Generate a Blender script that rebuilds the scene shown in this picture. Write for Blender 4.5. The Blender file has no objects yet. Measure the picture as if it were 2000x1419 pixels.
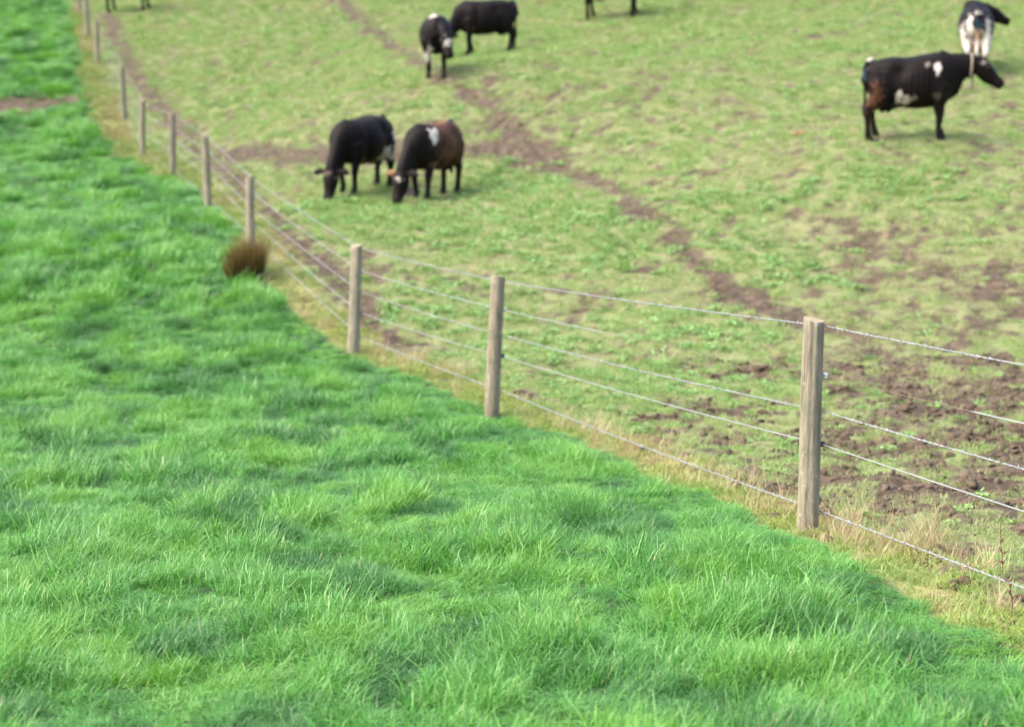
import bpy, bmesh, math
import numpy as np
from mathutils import Vector, Matrix

R = math.radians
sc = bpy.context.scene
COL = sc.collection

# ------------------------------------------------------------------ camera, sky, sun, exposure
cam_d = bpy.data.cameras.new("camera")
cam = bpy.data.objects.new("camera", cam_d)
COL.objects.link(cam)
cam.location = (0, 0, 1.75)
cam.rotation_euler = (R(90 - 9), 0, 0)
cam_d.sensor_width = 36
cam_d.lens = 57.6
cam_d.clip_start = 0.05
cam_d.clip_end = 3000
cam_d.dof.use_dof = True
cam_d.dof.focus_distance = 8.0
cam_d.dof.aperture_fstop = 1.9
sc.camera = cam

SUN_EL, SUN_AZ = 52.0, -102.0       # azimuth measured clockwise from +Y (view direction); negative = from the left
world = bpy.data.worlds.new("World")
sc.world = world
world.use_nodes = True
wn = world.node_tree
sky = wn.nodes.new("ShaderNodeTexSky")
sky.sky_type = 'NISHITA'
sky.sun_disc = False
sky.sun_elevation = R(SUN_EL)
sky.sun_rotation = R(SUN_AZ)
sky.air_density = 1.0
sky.dust_density = 5.0
sky.ozone_density = 0.8
bg = wn.nodes["Background"]
bg.inputs[1].default_value = 0.15
wn.links.new(sky.outputs[0], bg.inputs[0])

sun_d = bpy.data.lights.new("sun", 'SUN')
sun_d.energy = 1.0
sun_d.angle = R(50)
sun_d.color = (1.0, 0.96, 0.89)
sun = bpy.data.objects.new("sun", sun_d)
COL.objects.link(sun)
sun.rotation_euler = (R(90 - SUN_EL), 0, -R(SUN_AZ) + math.pi)
sdir = Vector((math.sin(R(SUN_AZ)) * math.cos(R(SUN_EL)), math.cos(R(SUN_AZ)) * math.cos(R(SUN_EL)), math.sin(R(SUN_EL))))
sun.rotation_euler = sdir.to_track_quat('Z', 'Y').to_euler()
sun.location = (-20, 10, 40)

vs = sc.view_settings
vs.view_transform = 'Standard'
vs.look = 'None'
vs.exposure = 2.0
vs.gamma = 1
vs.use_curve_mapping = False
sc.cycles.use_denoising = True
sc.cycles.max_bounces = 6
sc.cycles.diffuse_bounces = 3
sc.cycles.glossy_bounces = 2
sc.cycles.transmission_bounces = 4
sc.cycles.transparent_max_bounces = 4

rng = np.random.default_rng(7)

# ------------------------------------------------------------------ noise
_perm = np.random.default_rng(3).permutation(256)
_perm = np.concatenate([_perm, _perm, _perm])
_ang = np.random.default_rng(4).uniform(0, 2 * np.pi, 256)
_gx, _gy = np.cos(_ang), np.sin(_ang)


def pnoise(x, y):
    x = np.asarray(x, float); y = np.asarray(y, float)
    xi = np.floor(x).astype(int); yi = np.floor(y).astype(int)
    xf = x - xi; yf = y - yi
    u = xf * xf * xf * (xf * (xf * 6 - 15) + 10); v = yf * yf * yf * (yf * (yf * 6 - 15) + 10)
    def g(ix, iy, dx, dy):
        h = _perm[_perm[ix & 255] + (iy & 255)]
        return _gx[h] * dx + _gy[h] * dy
    a = g(xi, yi, xf, yf); b = g(xi + 1, yi, xf - 1, yf)
    c = g(xi, yi + 1, xf, yf - 1); d = g(xi + 1, yi + 1, xf - 1, yf - 1)
    return (a * (1 - u) + b * u) * (1 - v) + (c * (1 - u) + d * u) * v * 1.0


def fbm(x, y, o=4, s=0.0):
    t = 0; a = 1.0; f = 1.0
    for i in range(o):
        t = t + a * pnoise(x * f + 17.3 * i + s, y * f - 9.1 * i + s * 1.7)
        a *= 0.5; f *= 2.03
    return t * 1.1


def sstep(a, b, x):
    t = np.clip((x - a) / (b - a), 0, 1)
    return t * t * (3 - 2 * t)


# ------------------------------------------------------------------ terrain shape (metres)
CTRL = np.array([(1.65, 8.94, -0.63), (-0.17, 14.35, -0.98), (-1.75, 17.89, -0.98), (-3.7, 23.17, -0.26), (-5.12, 27.67, 0.03), (-6.55, 31.78, 0.37), (-7.89, 35.25, 0.59), (-9.24, 39.42, 1.34), (-11.26, 45.22, 2.82), (-12.66, 49.71, 3.67), (-14.0, 54.1, 4.53), (-15.21, 58.29, 5.4), (-1.8, 5.48, -0.41), (0.0, 5.43, -0.39), (1.76, 5.38, -0.37), (7.65, 27.46, 1.25), (5.73, 26.24, 1.21), (6.86, 26.66, 1.3), (-2.34, 28.32, 0.28), (-2.64, 27.4, 0.26), (-1.41, 26.99, 0.19), (-1.03, 28.11, 0.24), (-1.56, 35.02, 2.31), (-0.12, 40.71, 3.05), (-1.3, 39.67, 2.9), (8.94, 31.98, 2.3), (2.11, 44.4, 3.99), (3.36, 44.41, 4.07), (-12.76, 53.12, 4.71), (5.62, 36.63, 2.89), (-14.0, -12.0, 0.25), (0.0, -12.0, 0.25), (14.0, -12.0, 0.25), (-8.0, 12.0, -0.83), (-12.0, 20.0, -0.6), (-16.0, 30.0, 0.42), (-22.0, 45.0, 3.26), (-26.0, 58.0, 5.84), (6.0, 9.0, -0.68), (9.0, 14.0, -0.86), (7.0, 19.0, -0.53), (14.0, 22.0, 0.58), (20.0, 32.0, 2.59), (26.0, 48.0, 6.55), (-14.0, 4.0, -0.53), (14.0, 3.0, -0.53), (-40.0, 85.0, 7.5), (0.0, 85.0, 9.5), (40.0, 85.0, 11.5)])


def _fit():
    n = len(CTRL); xy = CTRL[:, :2]
    r2 = ((xy[:, None] - xy[None]) ** 2).sum(-1) + 1e-9
    K = 0.5 * r2 * np.log(r2) + 1.5 * np.eye(n)
    P = np.c_[np.ones(n), xy]
    A = np.block([[K, P], [P.T, np.zeros((3, 3))]])
    return np.linalg.solve(A, np.r_[CTRL[:, 2], 0, 0, 0])


_S = _fit()


def smooth_z(x, y):
    x = np.asarray(x, float); y = np.asarray(y, float)
    xx = np.clip(x, -60, 60); yy = np.clip(y, -30, 100)
    n = len(CTRL)
    z = np.zeros(np.shape(xx))
    for i in range(n):
        r2 = (xx - CTRL[i, 0]) ** 2 + (yy - CTRL[i, 1]) ** 2 + 1e-9
        z = z + 0.5 * r2 * np.log(r2) * _S[i]
    return z + _S[n] + _S[n + 1] * xx + _S[n + 2] * yy


# ------------------------------------------------------------------ where grass, strip and mud lie
EDGE = np.array([(5.6, -4.0), (4.6, -1.0), (3.6, 2.0), (2.6, 4.9), (2.09, 6.41), (1.87, 7.21), (1.74, 8.16), (1.59, 8.83), (1.37, 9.49), (1.05, 10.97), (0.61, 12.73), (0.0, 14.3), (-0.49, 15.39), (-1.18, 16.92), (-1.74, 17.79), (-2.29, 19.1), (-2.8, 20.25), (-3.24, 21.54), (-3.95, 23.81), (-4.82, 27.15), (-5.92, 30.22), (-7.22, 33.23), (-8.5, 36.06), (-9.88, 39.43), (-11.01, 42.79), (-12.02, 46.58), (-13.21, 50.72), (-14.63, 55.61), (-16.3, 61), (-30, 100)])
PATH1 = np.array([(-5.72, 53.46), (-4.71, 49.67), (-3.63, 45.53), (-2.54, 41.38), (-1.39, 34.83), (-0.72, 33.13), (-0.25, 31.95), (0.1, 30.96), (0.63, 29.04), (1.19, 27.34), (1.66, 25.35), (2.0, 23.79), (2.24, 22.36), (2.31, 21.39), (2.66, 20.2), (3.05, 19.38), (3.35, 18.66), (3.72, 17.84), (3.95, 16.4)])
PATH2 = np.array([(-5.78, 33.28), (-5.02, 32.37), (-4.34, 31.81), (-3.5, 31.38), (-2.49, 30.88), (-1.32, 30.42), (-0.66, 30.46), (0.0, 30.17), (0.72, 29.12)])
PATH3 = np.array([(-12.87, 52.89), (-11.79, 49.61), (-10.55, 45.76), (-9.55, 42.77), (-8.65, 40.62), (-7.67, 38.16), (-6.31, 33.92), (-5.25, 30.73), (-4.27, 27.38), (-3.31, 24.06), (-2.66, 22.31), (-2.02, 20.72), (-1.68, 19.07), (-1.14, 18.09)])
MUD = [(4.52, 22.25, .5, .75), (4.77, 21.47, .6, .8), (5.13, 21.0, .6, .7), (5.44, 20.17, .6, .8), (5.71, 19.53, .6, .8), (5.89, 18.9, .6, .8), (4.45, 23.03, .4, .6), (4.46, 20.3, .6, .7), (4.98, 19.83, .5, .6), (3.65, 20.02, .4, .6), (3.91, 19.13, .5, .6), (4.69, 18.62, .6, .6), (3.89, 14.38, .6, .85), (3.87, 13.07, .6, .9), (3.93, 12.57, .5, .95), (2.75, 12.3, .45, .85), (2.66, 10.66, .4, .95), (2.84, 10.44, .4, .9), (3.28, 10.89, .5, .95), (2.66, 12.83, .4, .7), (2.74, 9.49, .35, .6), (3.03, 9.51, .4, .7), (1.56, 12.86, .25, .9), (1.57, 10.87, .25, .6), (1.84, 10.44, .3, .75), (3.81, 24.53, .4, .6), (3.32, 25.46, .4, .55), (3.68, 17.14, .5, .7), (3.83, 15.92, .5, .75), (3.42, 17.19, .4, .6), (2.31, 11.11, .35, .8), (3.27, 13.88, .5, .7), (4.67, 14.84, .7, .8), (4.6, 11.2, .8, .9), (5.2, 13, .9, .8), (3.9, 8.6, .7, .7)]
GREEN = [(-1.84, 24.59), (-1.13, 24.05), (-2.35, 25.13), (-0.36, 23.18), (0.62, 24.89), (1.11, 23.61), (3.36, 23.96), (2.82, 21.48), (3.15, 20.95), (0.17, 27.2), (5.47, 23.78), (1.03, 21.95), (2.19, 18.27), (-1.13, 19.95), (-0.61, 19.43), (0.0, 28.99), (-3.0, 26.2), (1.2, 16.0), (0.2, 17.8)]
FIELDMUD = [(-13.3, 41.2, .6, 1.2), (-12.57, 41.13, .7, 1.3), (-11.94, 41.16, .7, 1.3), (-11.3, 41.39, .5, 1.1), (-14.1, 52.91, .5, .9), (-9.48, 39.57, .4, .8), (-9.0, 37.99, .45, .9), (-8.44, 36.03, .45, .8), (-1.85, 5.8, .09, 1.0), (-10.4, 40.9, .25, .7)]


def seg_dist(x, y, P):
    x = np.asarray(x, float); y = np.asarray(y, float)
    best = np.full(x.shape, 1e9); sgn = np.zeros(x.shape)
    for a, b in zip(P[:-1], P[1:]):
        d = b - a; L2 = d @ d
        t = np.clip(((x - a[0]) * d[0] + (y - a[1]) * d[1]) / L2, 0, 1)
        qx = x - a[0] - t * d[0]; qy = y - a[1] - t * d[1]
        q = np.sqrt(qx * qx + qy * qy)
        m = q < best
        best = np.where(m, q, best)
        sgn = np.where(m, np.sign(d[0] * (y - a[1]) - d[1] * (x - a[0])), sgn)
    return best, sgn


def lush_sd(x, y):
    """signed distance to the edge of the long grass, positive inside the long grass"""
    d, s = seg_dist(x, y, EDGE)
    return d * s + (0.075 + 0.004 * np.clip(y, 0, 60)) * fbm(np.asarray(x) * 1.1, np.asarray(y) * 1.1, 3, 5.0)


def mud_mask(x, y):
    x = np.asarray(x, float); y = np.asarray(y, float)
    sd = lush_sd(x, y)
    n = fbm(x * 0.9, y * 0.9, 4, 1.0)
    n2 = fbm(x * 3.1, y * 3.1, 3, 2.0)
    far = sstep(15, 40, y)
    n3 = fbm(x * 7.5, y * 7.5, 2, 3.0)
    m = 0.36 + 0.42 * n + 0.55 * n2 + 0.30 * n3 - 0.05 * far
    m = m + 0.26 * np.exp(-((x - 4.2) / 2.0) ** 2 - ((y - 13.5) / 5.5) ** 2)
    g = np.zeros(x.shape)
    for (a, b) in GREEN:
        g = np.maximum(g, np.exp(-((x - a) ** 2 + (y - b) ** 2) / 0.9))
    m = m - 0.40 * g
    for (a, b, r, k) in MUD:
        q = ((x - a) ** 2 + ((y - b) / 1.3) ** 2) / (r * r)
        m = np.maximum(m, k * (1.0 if b < 16.5 else 0.80) * np.exp(-q * 0.55) * (0.95 + 0.8 * n2))
    d1, _ = seg_dist(x + 0.25 * n, y + 0.3 * n2, PATH1)
    m = np.maximum(m, np.exp(-(d1 / (0.24 + 0.14 * far)) ** 2) * (0.85 + 0.45 * n + 0.5 * n3))
    d2, _ = seg_dist(x, y + 0.5 * n, PATH2)
    m = np.maximum(m, np.exp(-(d2 / 0.7) ** 2) * (0.92 + 0.5 * n2))
    d3, _ = seg_dist(x + 0.2 * n, y, PATH3)
    m = np.maximum(m, np.exp(-(d3 / 0.38) ** 2) * (0.80 + 0.6 * n2))
    f = np.zeros(x.shape)
    for (a, b, r, k) in FIELDMUD:
        f = np.maximum(f, k * np.exp(-((x - a) ** 2 + ((y - b) / 1.5) ** 2) / (r * r)) * (1 + 0.5 * n2))
    inside = sstep(-0.05, 0.1, sd)
    return np.clip(np.maximum(m * (1 - inside), f), 0, 1)


def green_mask(x, y):
    g = np.zeros(np.shape(x))
    for (a, b) in GREEN:
        g = np.maximum(g, np.exp(-((x - a) ** 2 + (y - b) ** 2) / 1.2))
    return g


def strip_mask(x, y):
    """sprayed, yellowed strip along the wires"""
    sd = lush_sd(x, y)
    y = np.asarray(y, float)
    w = 0.30 + 0.005 * np.clip(y, 0, 60)
    return sstep(-w - 0.25, -w + 0.1, sd) * (1 - sstep(-0.02, 0.06, sd))


def ground_z(x, y):
    x = np.asarray(x, float); y = np.asarray(y, float)
    z = smooth_z(x, y)
    near = 1 - sstep(60, 90, np.hypot(x, y))
    z = z + near * (0.05 * fbm(x * 0.35, y * 0.35, 2, 8.0) + 0.035 * fbm(x * 1.7, y * 1.7, 3, 9.0))
    md = mud_mask(x, y)
    z = z + near * md * (0.07 * fbm(x * 4.5, y * 4.5, 3, 11.0) - 0.03)
    return z


# ------------------------------------------------------------------ node helpers
def mat(name):
    m = bpy.data.materials.new(name)
    m.use_nodes = True
    nt = m.node_tree
    return m, nt, nt.nodes["Principled BSDF"]


def N(nt, t, **kw):
    n = nt.nodes.new(t)
    for k, v in kw.items():
        setattr(n, k, v)
    return n


def noise_node(nt, scale, detail=4, rough=0.55, vec=None):
    n = N(nt, "ShaderNodeTexNoise")
    n.inputs["Scale"].default_value = scale
    n.inputs["Detail"].default_value = detail
    n.inputs["Roughness"].default_value = rough
    if vec is not None:
        nt.links.new(vec, n.inputs["Vector"])
    return n.outputs["Fac"]


def ramp(nt, fac, stops):
    r = N(nt, "ShaderNodeValToRGB")
    el = r.color_ramp.elements
    while len(el) < len(stops):
        el.new(0.5)
    for e, (p, c) in zip(el, stops):
        e.position = p
        e.color = (*c, 1)
    nt.links.new(fac, r.inputs[0])
    return r.outputs[0]


def mix(nt, fac, a, b, blend='MIX'):
    n = N(nt, "ShaderNodeMix", data_type='RGBA', blend_type=blend)
    for s, v in ((n.inputs[0], fac), (n.inputs[6], a), (n.inputs[7], b)):
        if hasattr(v, 'node'):
            nt.links.new(v, s)
        elif isinstance(v, (tuple, list)):
            s.default_value = (*v, 1)
        else:
            s.default_value = v
    return n.outputs[2]


def mth(nt, op, a, b=0.0, c=None):
    n = N(nt, "ShaderNodeMath", operation=op)
    for s, v in zip(n.inputs, (a, b, c)):
        if v is None:
            continue
        if hasattr(v, 'node'):
            nt.links.new(v, s)
        else:
            s.default_value = v
    return n.outputs[0]


def mrange(nt, v, a, b, c=0.0, d=1.0, smooth=True):
    n = N(nt, "ShaderNodeMapRange")
    if smooth:
        n.interpolation_type = 'SMOOTHSTEP'
    nt.links.new(v, n.inputs[0])
    for i, q in enumerate((a, b, c, d)):
        n.inputs[1 + i].default_value = q
    return n.outputs[0]


def attr(nt, name, typ='GEOMETRY'):
    n = N(nt, "ShaderNodeAttribute", attribute_name=name, attribute_type=typ)
    return n


def bump(nt, b, h, strength, dist):
    n = N(nt, "ShaderNodeBump")
    n.inputs["Strength"].default_value = strength
    n.inputs["Distance"].default_value = dist
    nt.links.new(h, n.inputs["Height"])
    nt.links.new(n.outputs[0], b.inputs["Normal"])


# ------------------------------------------------------------------ materials
def make_ground_mat():
    m, nt, b = mat("pasture_soil_and_turf")
    geo = N(nt, "ShaderNodeNewGeometry")
    P = geo.outputs["Position"]
    a = attr(nt, "mask")
    sep = N(nt, "ShaderNodeSeparateColor")
    nt.links.new(a.outputs["Color"], sep.inputs[0])
    mud, lush, strip = sep.outputs[0], sep.outputs[1], sep.outputs[2]
    n1 = noise_node(nt, 8.0, 5, 0.7, P)
    n2 = noise_node(nt, 20.0, 4, 0.65, P)
    n3 = noise_node(nt, 2.2, 3, 0.5, P)
    soil = ramp(nt, n1, [(0.3, (0.024, 0.016, 0.010)), (0.5, (0.064, 0.046, 0.030)), (0.7, (0.125, 0.094, 0.065))])
    turf = ramp(nt, n2, [(0.3, (0.085, 0.09, 0.038)), (0.5, (0.14, 0.155, 0.062)), (0.72, (0.20, 0.21, 0.10))])
    turf2 = ramp(nt, n3, [(0.35, (0.17, 0.155, 0.08)), (0.65, (0.13, 0.18, 0.06))])
    turf = mix(nt, 0.5, turf, turf2)
    j = mth(nt, 'ADD', mud, mth(nt, 'MULTIPLY', mth(nt, 'SUBTRACT', n1, 0.5), 0.9))
    j = mth(nt, 'ADD', j, mth(nt, 'MULTIPLY', mth(nt, 'SUBTRACT', n2, 0.5), 0.8))
    f = mrange(nt, j, 0.30, 0.62)
    c = mix(nt, f, turf, soil)
    st = ramp(nt, n1, [(0.3, (0.12, 0.14, 0.03)), (0.5, (0.21, 0.21, 0.06)), (0.7, (0.33, 0.26, 0.14))])
    c = mix(nt, mth(nt, 'MULTIPLY', strip, 0.6), c, st)
    gl = ramp(nt, n2, [(0.3, (0.012, 0.034, 0.008)), (0.7, (0.03, 0.08, 0.018))])  # ground under long grass, kept dark to deepen the shade between clumps
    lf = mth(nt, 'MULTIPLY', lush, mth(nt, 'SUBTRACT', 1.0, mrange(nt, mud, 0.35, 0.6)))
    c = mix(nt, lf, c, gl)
    nt.links.new(c, b.inputs["Base Color"])
    b.inputs["Roughness"].default_value = 0.9
    b.inputs["Specular IOR Level"].default_value = 0.2
    bump(nt, b, mth(nt, 'ADD', n1, mth(nt, 'MULTIPLY', n2, 0.5)), 0.7, 0.05)
    return m


def make_blade_mat(name, dark, light, tipc, rough=0.45, trans=0.35, spec=0.4, tint_lo=None, dk=0.0):
    """leaf blades: colour varies from blade to blade and from tuft to tuft"""
    m, nt, b = mat(name)
    rnd = attr(nt, "rnd").outputs["Fac"]
    t = attr(nt, "along").outputs["Fac"]
    tint = attr(nt, "tint", 'INSTANCER').outputs["Fac"]
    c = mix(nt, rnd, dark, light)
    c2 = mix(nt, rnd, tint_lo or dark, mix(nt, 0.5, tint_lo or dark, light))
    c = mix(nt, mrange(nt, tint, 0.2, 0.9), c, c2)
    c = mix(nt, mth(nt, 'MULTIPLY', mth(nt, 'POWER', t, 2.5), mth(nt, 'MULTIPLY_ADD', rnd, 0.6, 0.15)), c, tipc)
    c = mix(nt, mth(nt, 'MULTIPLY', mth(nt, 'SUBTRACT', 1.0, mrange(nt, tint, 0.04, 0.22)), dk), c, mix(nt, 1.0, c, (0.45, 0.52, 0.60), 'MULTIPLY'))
    dead = mth(nt, 'MULTIPLY', mrange(nt, rnd, 0.990, 0.992), 0.7)
    c = mix(nt, dead, c, (0.42, 0.38, 0.17))
    nt.links.new(c, b.inputs["Base Color"])
    b.inputs["Roughness"].default_value = rough
    b.inputs["Specular IOR Level"].default_value = spec
    tr = N(nt, "ShaderNodeBsdfTranslucent")
    nt.links.new(mix(nt, 1.0, c, (1.0, 1.0, 0.6), 'MULTIPLY'), tr.inputs[0])
    ms = N(nt, "ShaderNodeMixShader")
    ms.inputs[0].default_value = trans
    nt.links.new(b.outputs[0], ms.inputs[1])
    nt.links.new(tr.outputs[0], ms.inputs[2])
    nt.links.new(ms.outputs[0], nt.nodes["Material Output"].inputs[0])
    return m


M = {}
M['ground'] = make_ground_mat()
M['lush'] = make_blade_mat("long_ryegrass", (0.036, 0.175, 0.019), (0.10, 0.335, 0.046), (0.27, 0.45, 0.19), 0.34, 0.36, 0.44, (0.12, 0.30, 0.025), 0.85)  # third colour: paler tips, painting in glints on the curved blades
M['short'] = make_blade_mat("grazed_turf", (0.135, 0.235, 0.055), (0.25, 0.365, 0.115), (0.33, 0.39, 0.175), 0.6, 0.3, 0.3, (0.255, 0.275, 0.12))
M['leafy'] = make_blade_mat("clover_leaf", (0.11, 0.23, 0.055), (0.20, 0.35, 0.11), (0.24, 0.38, 0.15), 0.5, 0.3, 0.35, (0.19, 0.31, 0.09))
M['moss'] = make_blade_mat("yellowed_turf", (0.13, 0.22, 0.035), (0.26, 0.33, 0.08), (0.36, 0.36, 0.14), 0.7, 0.3, 0.2, (0.33, 0.28, 0.13))
M['moss_far'] = make_blade_mat('faded_turf', (0.12, 0.19, 0.045), (0.22, 0.28, 0.09), (0.28, 0.29, 0.13), 0.7, 0.3, 0.2, (0.24, 0.20, 0.11))
M['straw'] = make_blade_mat("dead_straw", (0.32, 0.25, 0.14), (0.52, 0.43, 0.27), (0.5, 0.42, 0.28), 0.7, 0.2, 0.2, (0.30, 0.21, 0.11))
M['rush'] = make_blade_mat("withered_rush", (0.05, 0.040, 0.013), (0.19, 0.125, 0.042), (0.29, 0.18, 0.085), 0.8, 0.2, 0.1, (0.09, 0.07, 0.02))


def make_clod_mat():
    m, nt, b = mat("soil_clod")
    tc = N(nt, "ShaderNodeTexCoord")
    oi = N(nt, "ShaderNodeObjectInfo")
    n = noise_node(nt, 3.0, 4, 0.6, tc.outputs["Object"])
    tint = attr(nt, "tint", 'INSTANCER').outputs["Fac"]
    c = mix(nt, n, (0.024, 0.016, 0.010), (0.095, 0.068, 0.044))
    c = mix(nt, mth(nt, 'MULTIPLY', tint, 0.6), c, (0.125, 0.097, 0.07))
    nt.links.new(c, b.inputs["Base Color"])
    b.inputs["Roughness"].default_value = 0.95
    b.inputs["Specular IOR Level"].default_value = 0.15
    return m


M['clod'] = make_clod_mat()


def make_post_mat():
    m, nt, b = mat("weathered_post_timber")
    tc = N(nt, "ShaderNodeTexCoord")
    mp = N(nt, "ShaderNodeMapping")
    mp.inputs["Scale"].default_value = (26, 26, 1.6)
    nt.links.new(tc.outputs["Object"], mp.inputs[0])
    g = noise_node(nt, 1.6, 6, 0.7, mp.outputs[0])
    n = noise_node(nt, 5.0, 4, 0.6, tc.outputs["Object"])
    oi = N(nt, "ShaderNodeObjectInfo")
    c = ramp(nt, g, [(0.30, (0.05, 0.042, 0.030)), (0.42, (0.175, 0.150, 0.106)), (0.55, (0.26, 0.226, 0.162)), (0.75, (0.35, 0.312, 0.235))])
    c = mix(nt, mth(nt, 'MULTIPLY', mrange(nt, n, 0.50, 0.62), 0.55), c, (0.13, 0.13, 0.085))
    n5 = noise_node(nt, 17.0, 5, 0.7, tc.outputs['Object'])
    c = mix(nt, mth(nt, 'MULTIPLY', mrange(nt, n5, 0.58, 0.66), 0.6), c, (0.36, 0.36, 0.29))
    c = mix(nt, mth(nt, 'MULTIPLY', oi.outputs["Random"], 0.5), c, mix(nt, 1.0, c, (0.72, 0.68, 0.64), 'MULTIPLY'))
    nt.links.new(c, b.inputs["Base Color"])
    b.inputs["Roughness"].default_value = 0.85
    b.inputs["Specular IOR Level"].default_value = 0.25
    bump(nt, b, g, 0.9, 0.012)
    return m


M['post'] = make_post_mat()


def make_wire_mat():
    m, nt, b = mat("galvanised_wire")
    r = attr(nt, "rust").outputs["Fac"]
    geo = N(nt, "ShaderNodeNewGeometry")
    n = noise_node(nt, 9.0, 3, 0.6, geo.outputs["Position"])
    c = mix(nt, n, (0.18, 0.185, 0.19), (0.36, 0.37, 0.38))
    c = mix(nt, r, c, (0.15, 0.105, 0.065))
    nt.links.new(c, b.inputs["Base Color"])
    nt.links.new(mrange(nt, r, 0, 1, 0.35, 0.0), b.inputs["Metallic"])
    b.inputs["Roughness"].default_value = 0.5
    return m


M['wire'] = make_wire_mat()


def flat_mat(name, col, rough=0.6, spec=0.4, vary=0.0):
    m, nt, b = mat(name)
    if vary:
        tc = N(nt, "ShaderNodeTexCoord")
        n = noise_node(nt, 14.0, 4, 0.6, tc.outputs["Object"])
        lo = tuple(v * (1 - vary) for v in col); hi = tuple(min(1, v * (1 + vary)) for v in col)
        nt.links.new(mix(nt, n, lo, hi), b.inputs["Base Color"])
    else:
        b.inputs["Base Color"].default_value = (*col, 1)
    b.inputs["Roughness"].default_value = rough
    b.inputs["Specular IOR Level"].default_value = spec
    return m


M['end_grain'] = flat_mat('post_end_grain', (0.24, 0.19, 0.125), 0.9, 0.2, 0.35)
M['porcelain'] = flat_mat("white_insulator", (0.75, 0.73, 0.68), 0.3, 0.5, 0.1)
M['black_plastic'] = flat_mat("black_insulator", (0.015, 0.015, 0.016), 0.4, 0.5, 0.2)
M['stalk'] = flat_mat("dead_dock_stalk", (0.11, 0.055, 0.032), 0.8, 0.2, 0.4)
M['dung'] = flat_mat("dried_dung", (0.17, 0.085, 0.05), 0.9, 0.2, 0.4)
M['collar'] = flat_mat("collar_webbing", (0.17, 0.14, 0.11), 0.8, 0.2, 0.2)
M['eye'] = flat_mat("cow_eye", (0.01, 0.008, 0.008), 0.1, 0.5)


def make_coat_mat():
    m, nt, b = mat("cow_hide")
    a = attr(nt, "coat")
    tc = N(nt, "ShaderNodeTexCoord")
    mp = N(nt, "ShaderNodeMapping")
    mp.inputs["Scale"].default_value = (6, 14, 14)
    nt.links.new(tc.outputs["Object"], mp.inputs[0])
    n = noise_node(nt, 3.0, 5, 0.7, mp.outputs[0])
    c = mix(nt, 1.0, a.outputs["Color"], ramp(nt, n, [(0.3, (0.65, 0.62, 0.62)), (0.7, (1.15, 1.1, 1.05))]), 'MULTIPLY')
    nt.links.new(c, b.inputs["Base Color"])
    b.inputs["Roughness"].default_value = 0.6
    b.inputs["Specular IOR Level"].default_value = 0.09
    bump(nt, b, n, 0.25, 0.02)
    return m


M['coat'] = make_coat_mat()


# ------------------------------------------------------------------ object helpers
def tag(o, label=None, cat=None, group=None, kind=None):
    if label: o['label'] = label
    if cat: o['category'] = cat
    if group: o['group'] = group
    if kind: o['kind'] = kind
    return o


def mesh_obj(name, verts, faces, material, parent=None, smooth=True):
    me = bpy.data.meshes.new(name)
    me.from_pydata([tuple(v) for v in verts], [], [tuple(f) for f in faces])
    if smooth:
        me.polygons.foreach_set("use_smooth", [True] * len(me.polygons))
    me.materials.append(material)
    me.update()
    o = bpy.data.objects.new(name, me)
    COL.objects.link(o)
    if parent:
        o.parent = parent
    return o


def empty(name, loc=(0, 0, 0), rz=0):
    o = bpy.data.objects.new(name, None)
    COL.objects.link(o)
    o.location = loc
    o.rotation_euler = (0, 0, rz)
    o.empty_display_size = 0.2
    return o


# ------------------------------------------------------------------ the ground sheet
def axis(segs):
    out = []
    for a, b, s0, s1 in segs:
        L = abs(b - a); n = max(1, int(L / ((s0 + s1) / 2)))
        t = np.linspace(0, 1, n + 1)[:-1]
        k = s1 / s0
        f = (k ** t - 1) / (k - 1) if abs(k - 1) > 1e-6 else t
        out.append(a + (b - a) * f)
    out.append(np.array([segs[-1][1]]))
    return np.concatenate(out)


xs = axis([(-900, -60, 200, 12), (-60, -20, 8, 0.6), (-20, -7, 0.4, 0.11), (-7, 7, 0.055, 0.055), (7, 16, 0.09, 0.3), (16, 60, 0.5, 8), (60, 900, 12, 200)])
ys = axis([(-600, -40, 150, 10), (-40, 2, 8, 0.3), (2, 16, 0.05, 0.06), (16, 34, 0.07, 0.13), (34, 62, 0.14, 0.4), (62, 140, 0.6, 8), (140, 1400, 12, 250)])
GX, GY = np.meshgrid(xs, ys)
GZ = ground_z(GX, GY)
nx, ny = len(xs), len(ys)
V = np.stack([GX.ravel(), GY.ravel(), GZ.ravel()], 1).astype(np.float32)
ii = np.arange(nx * ny).reshape(ny, nx)
Fq = np.stack([ii[:-1, :-1], ii[:-1, 1:], ii[1:, 1:], ii[1:, :-1]], -1).reshape(-1, 4)
me = bpy.data.meshes.new("pasture_ground")
me.vertices.add(len(V)); me.vertices.foreach_set("co", V.ravel())
me.loops.add(len(Fq) * 4); me.loops.foreach_set("vertex_index", Fq.ravel().astype(np.int32))
me.polygons.add(len(Fq)); me.polygons.foreach_set("loop_start", np.arange(0, len(Fq) * 4, 4, dtype=np.int32))
me.polygons.foreach_set("use_smooth", np.ones(len(Fq), bool))
me.update(calc_edges=True)
ca = me.color_attributes.new("mask", 'FLOAT_COLOR', 'POINT')
msk = np.ones((len(V), 4), np.float32)
msk[:, 0] = mud_mask(GX, GY).ravel()
msk[:, 1] = sstep(-0.03, 0.08, lush_sd(GX, GY)).ravel()
msk[:, 2] = strip_mask(GX, GY).ravel()
ca.data.foreach_set("color", msk.ravel())
me.materials.append(M['ground'])
g = bpy.data.objects.new("pasture_ground", me)
COL.objects.link(g)
tag(g, "muddy, grazed and grassy pasture ground rising up the hillside", "ground", kind='structure')


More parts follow.
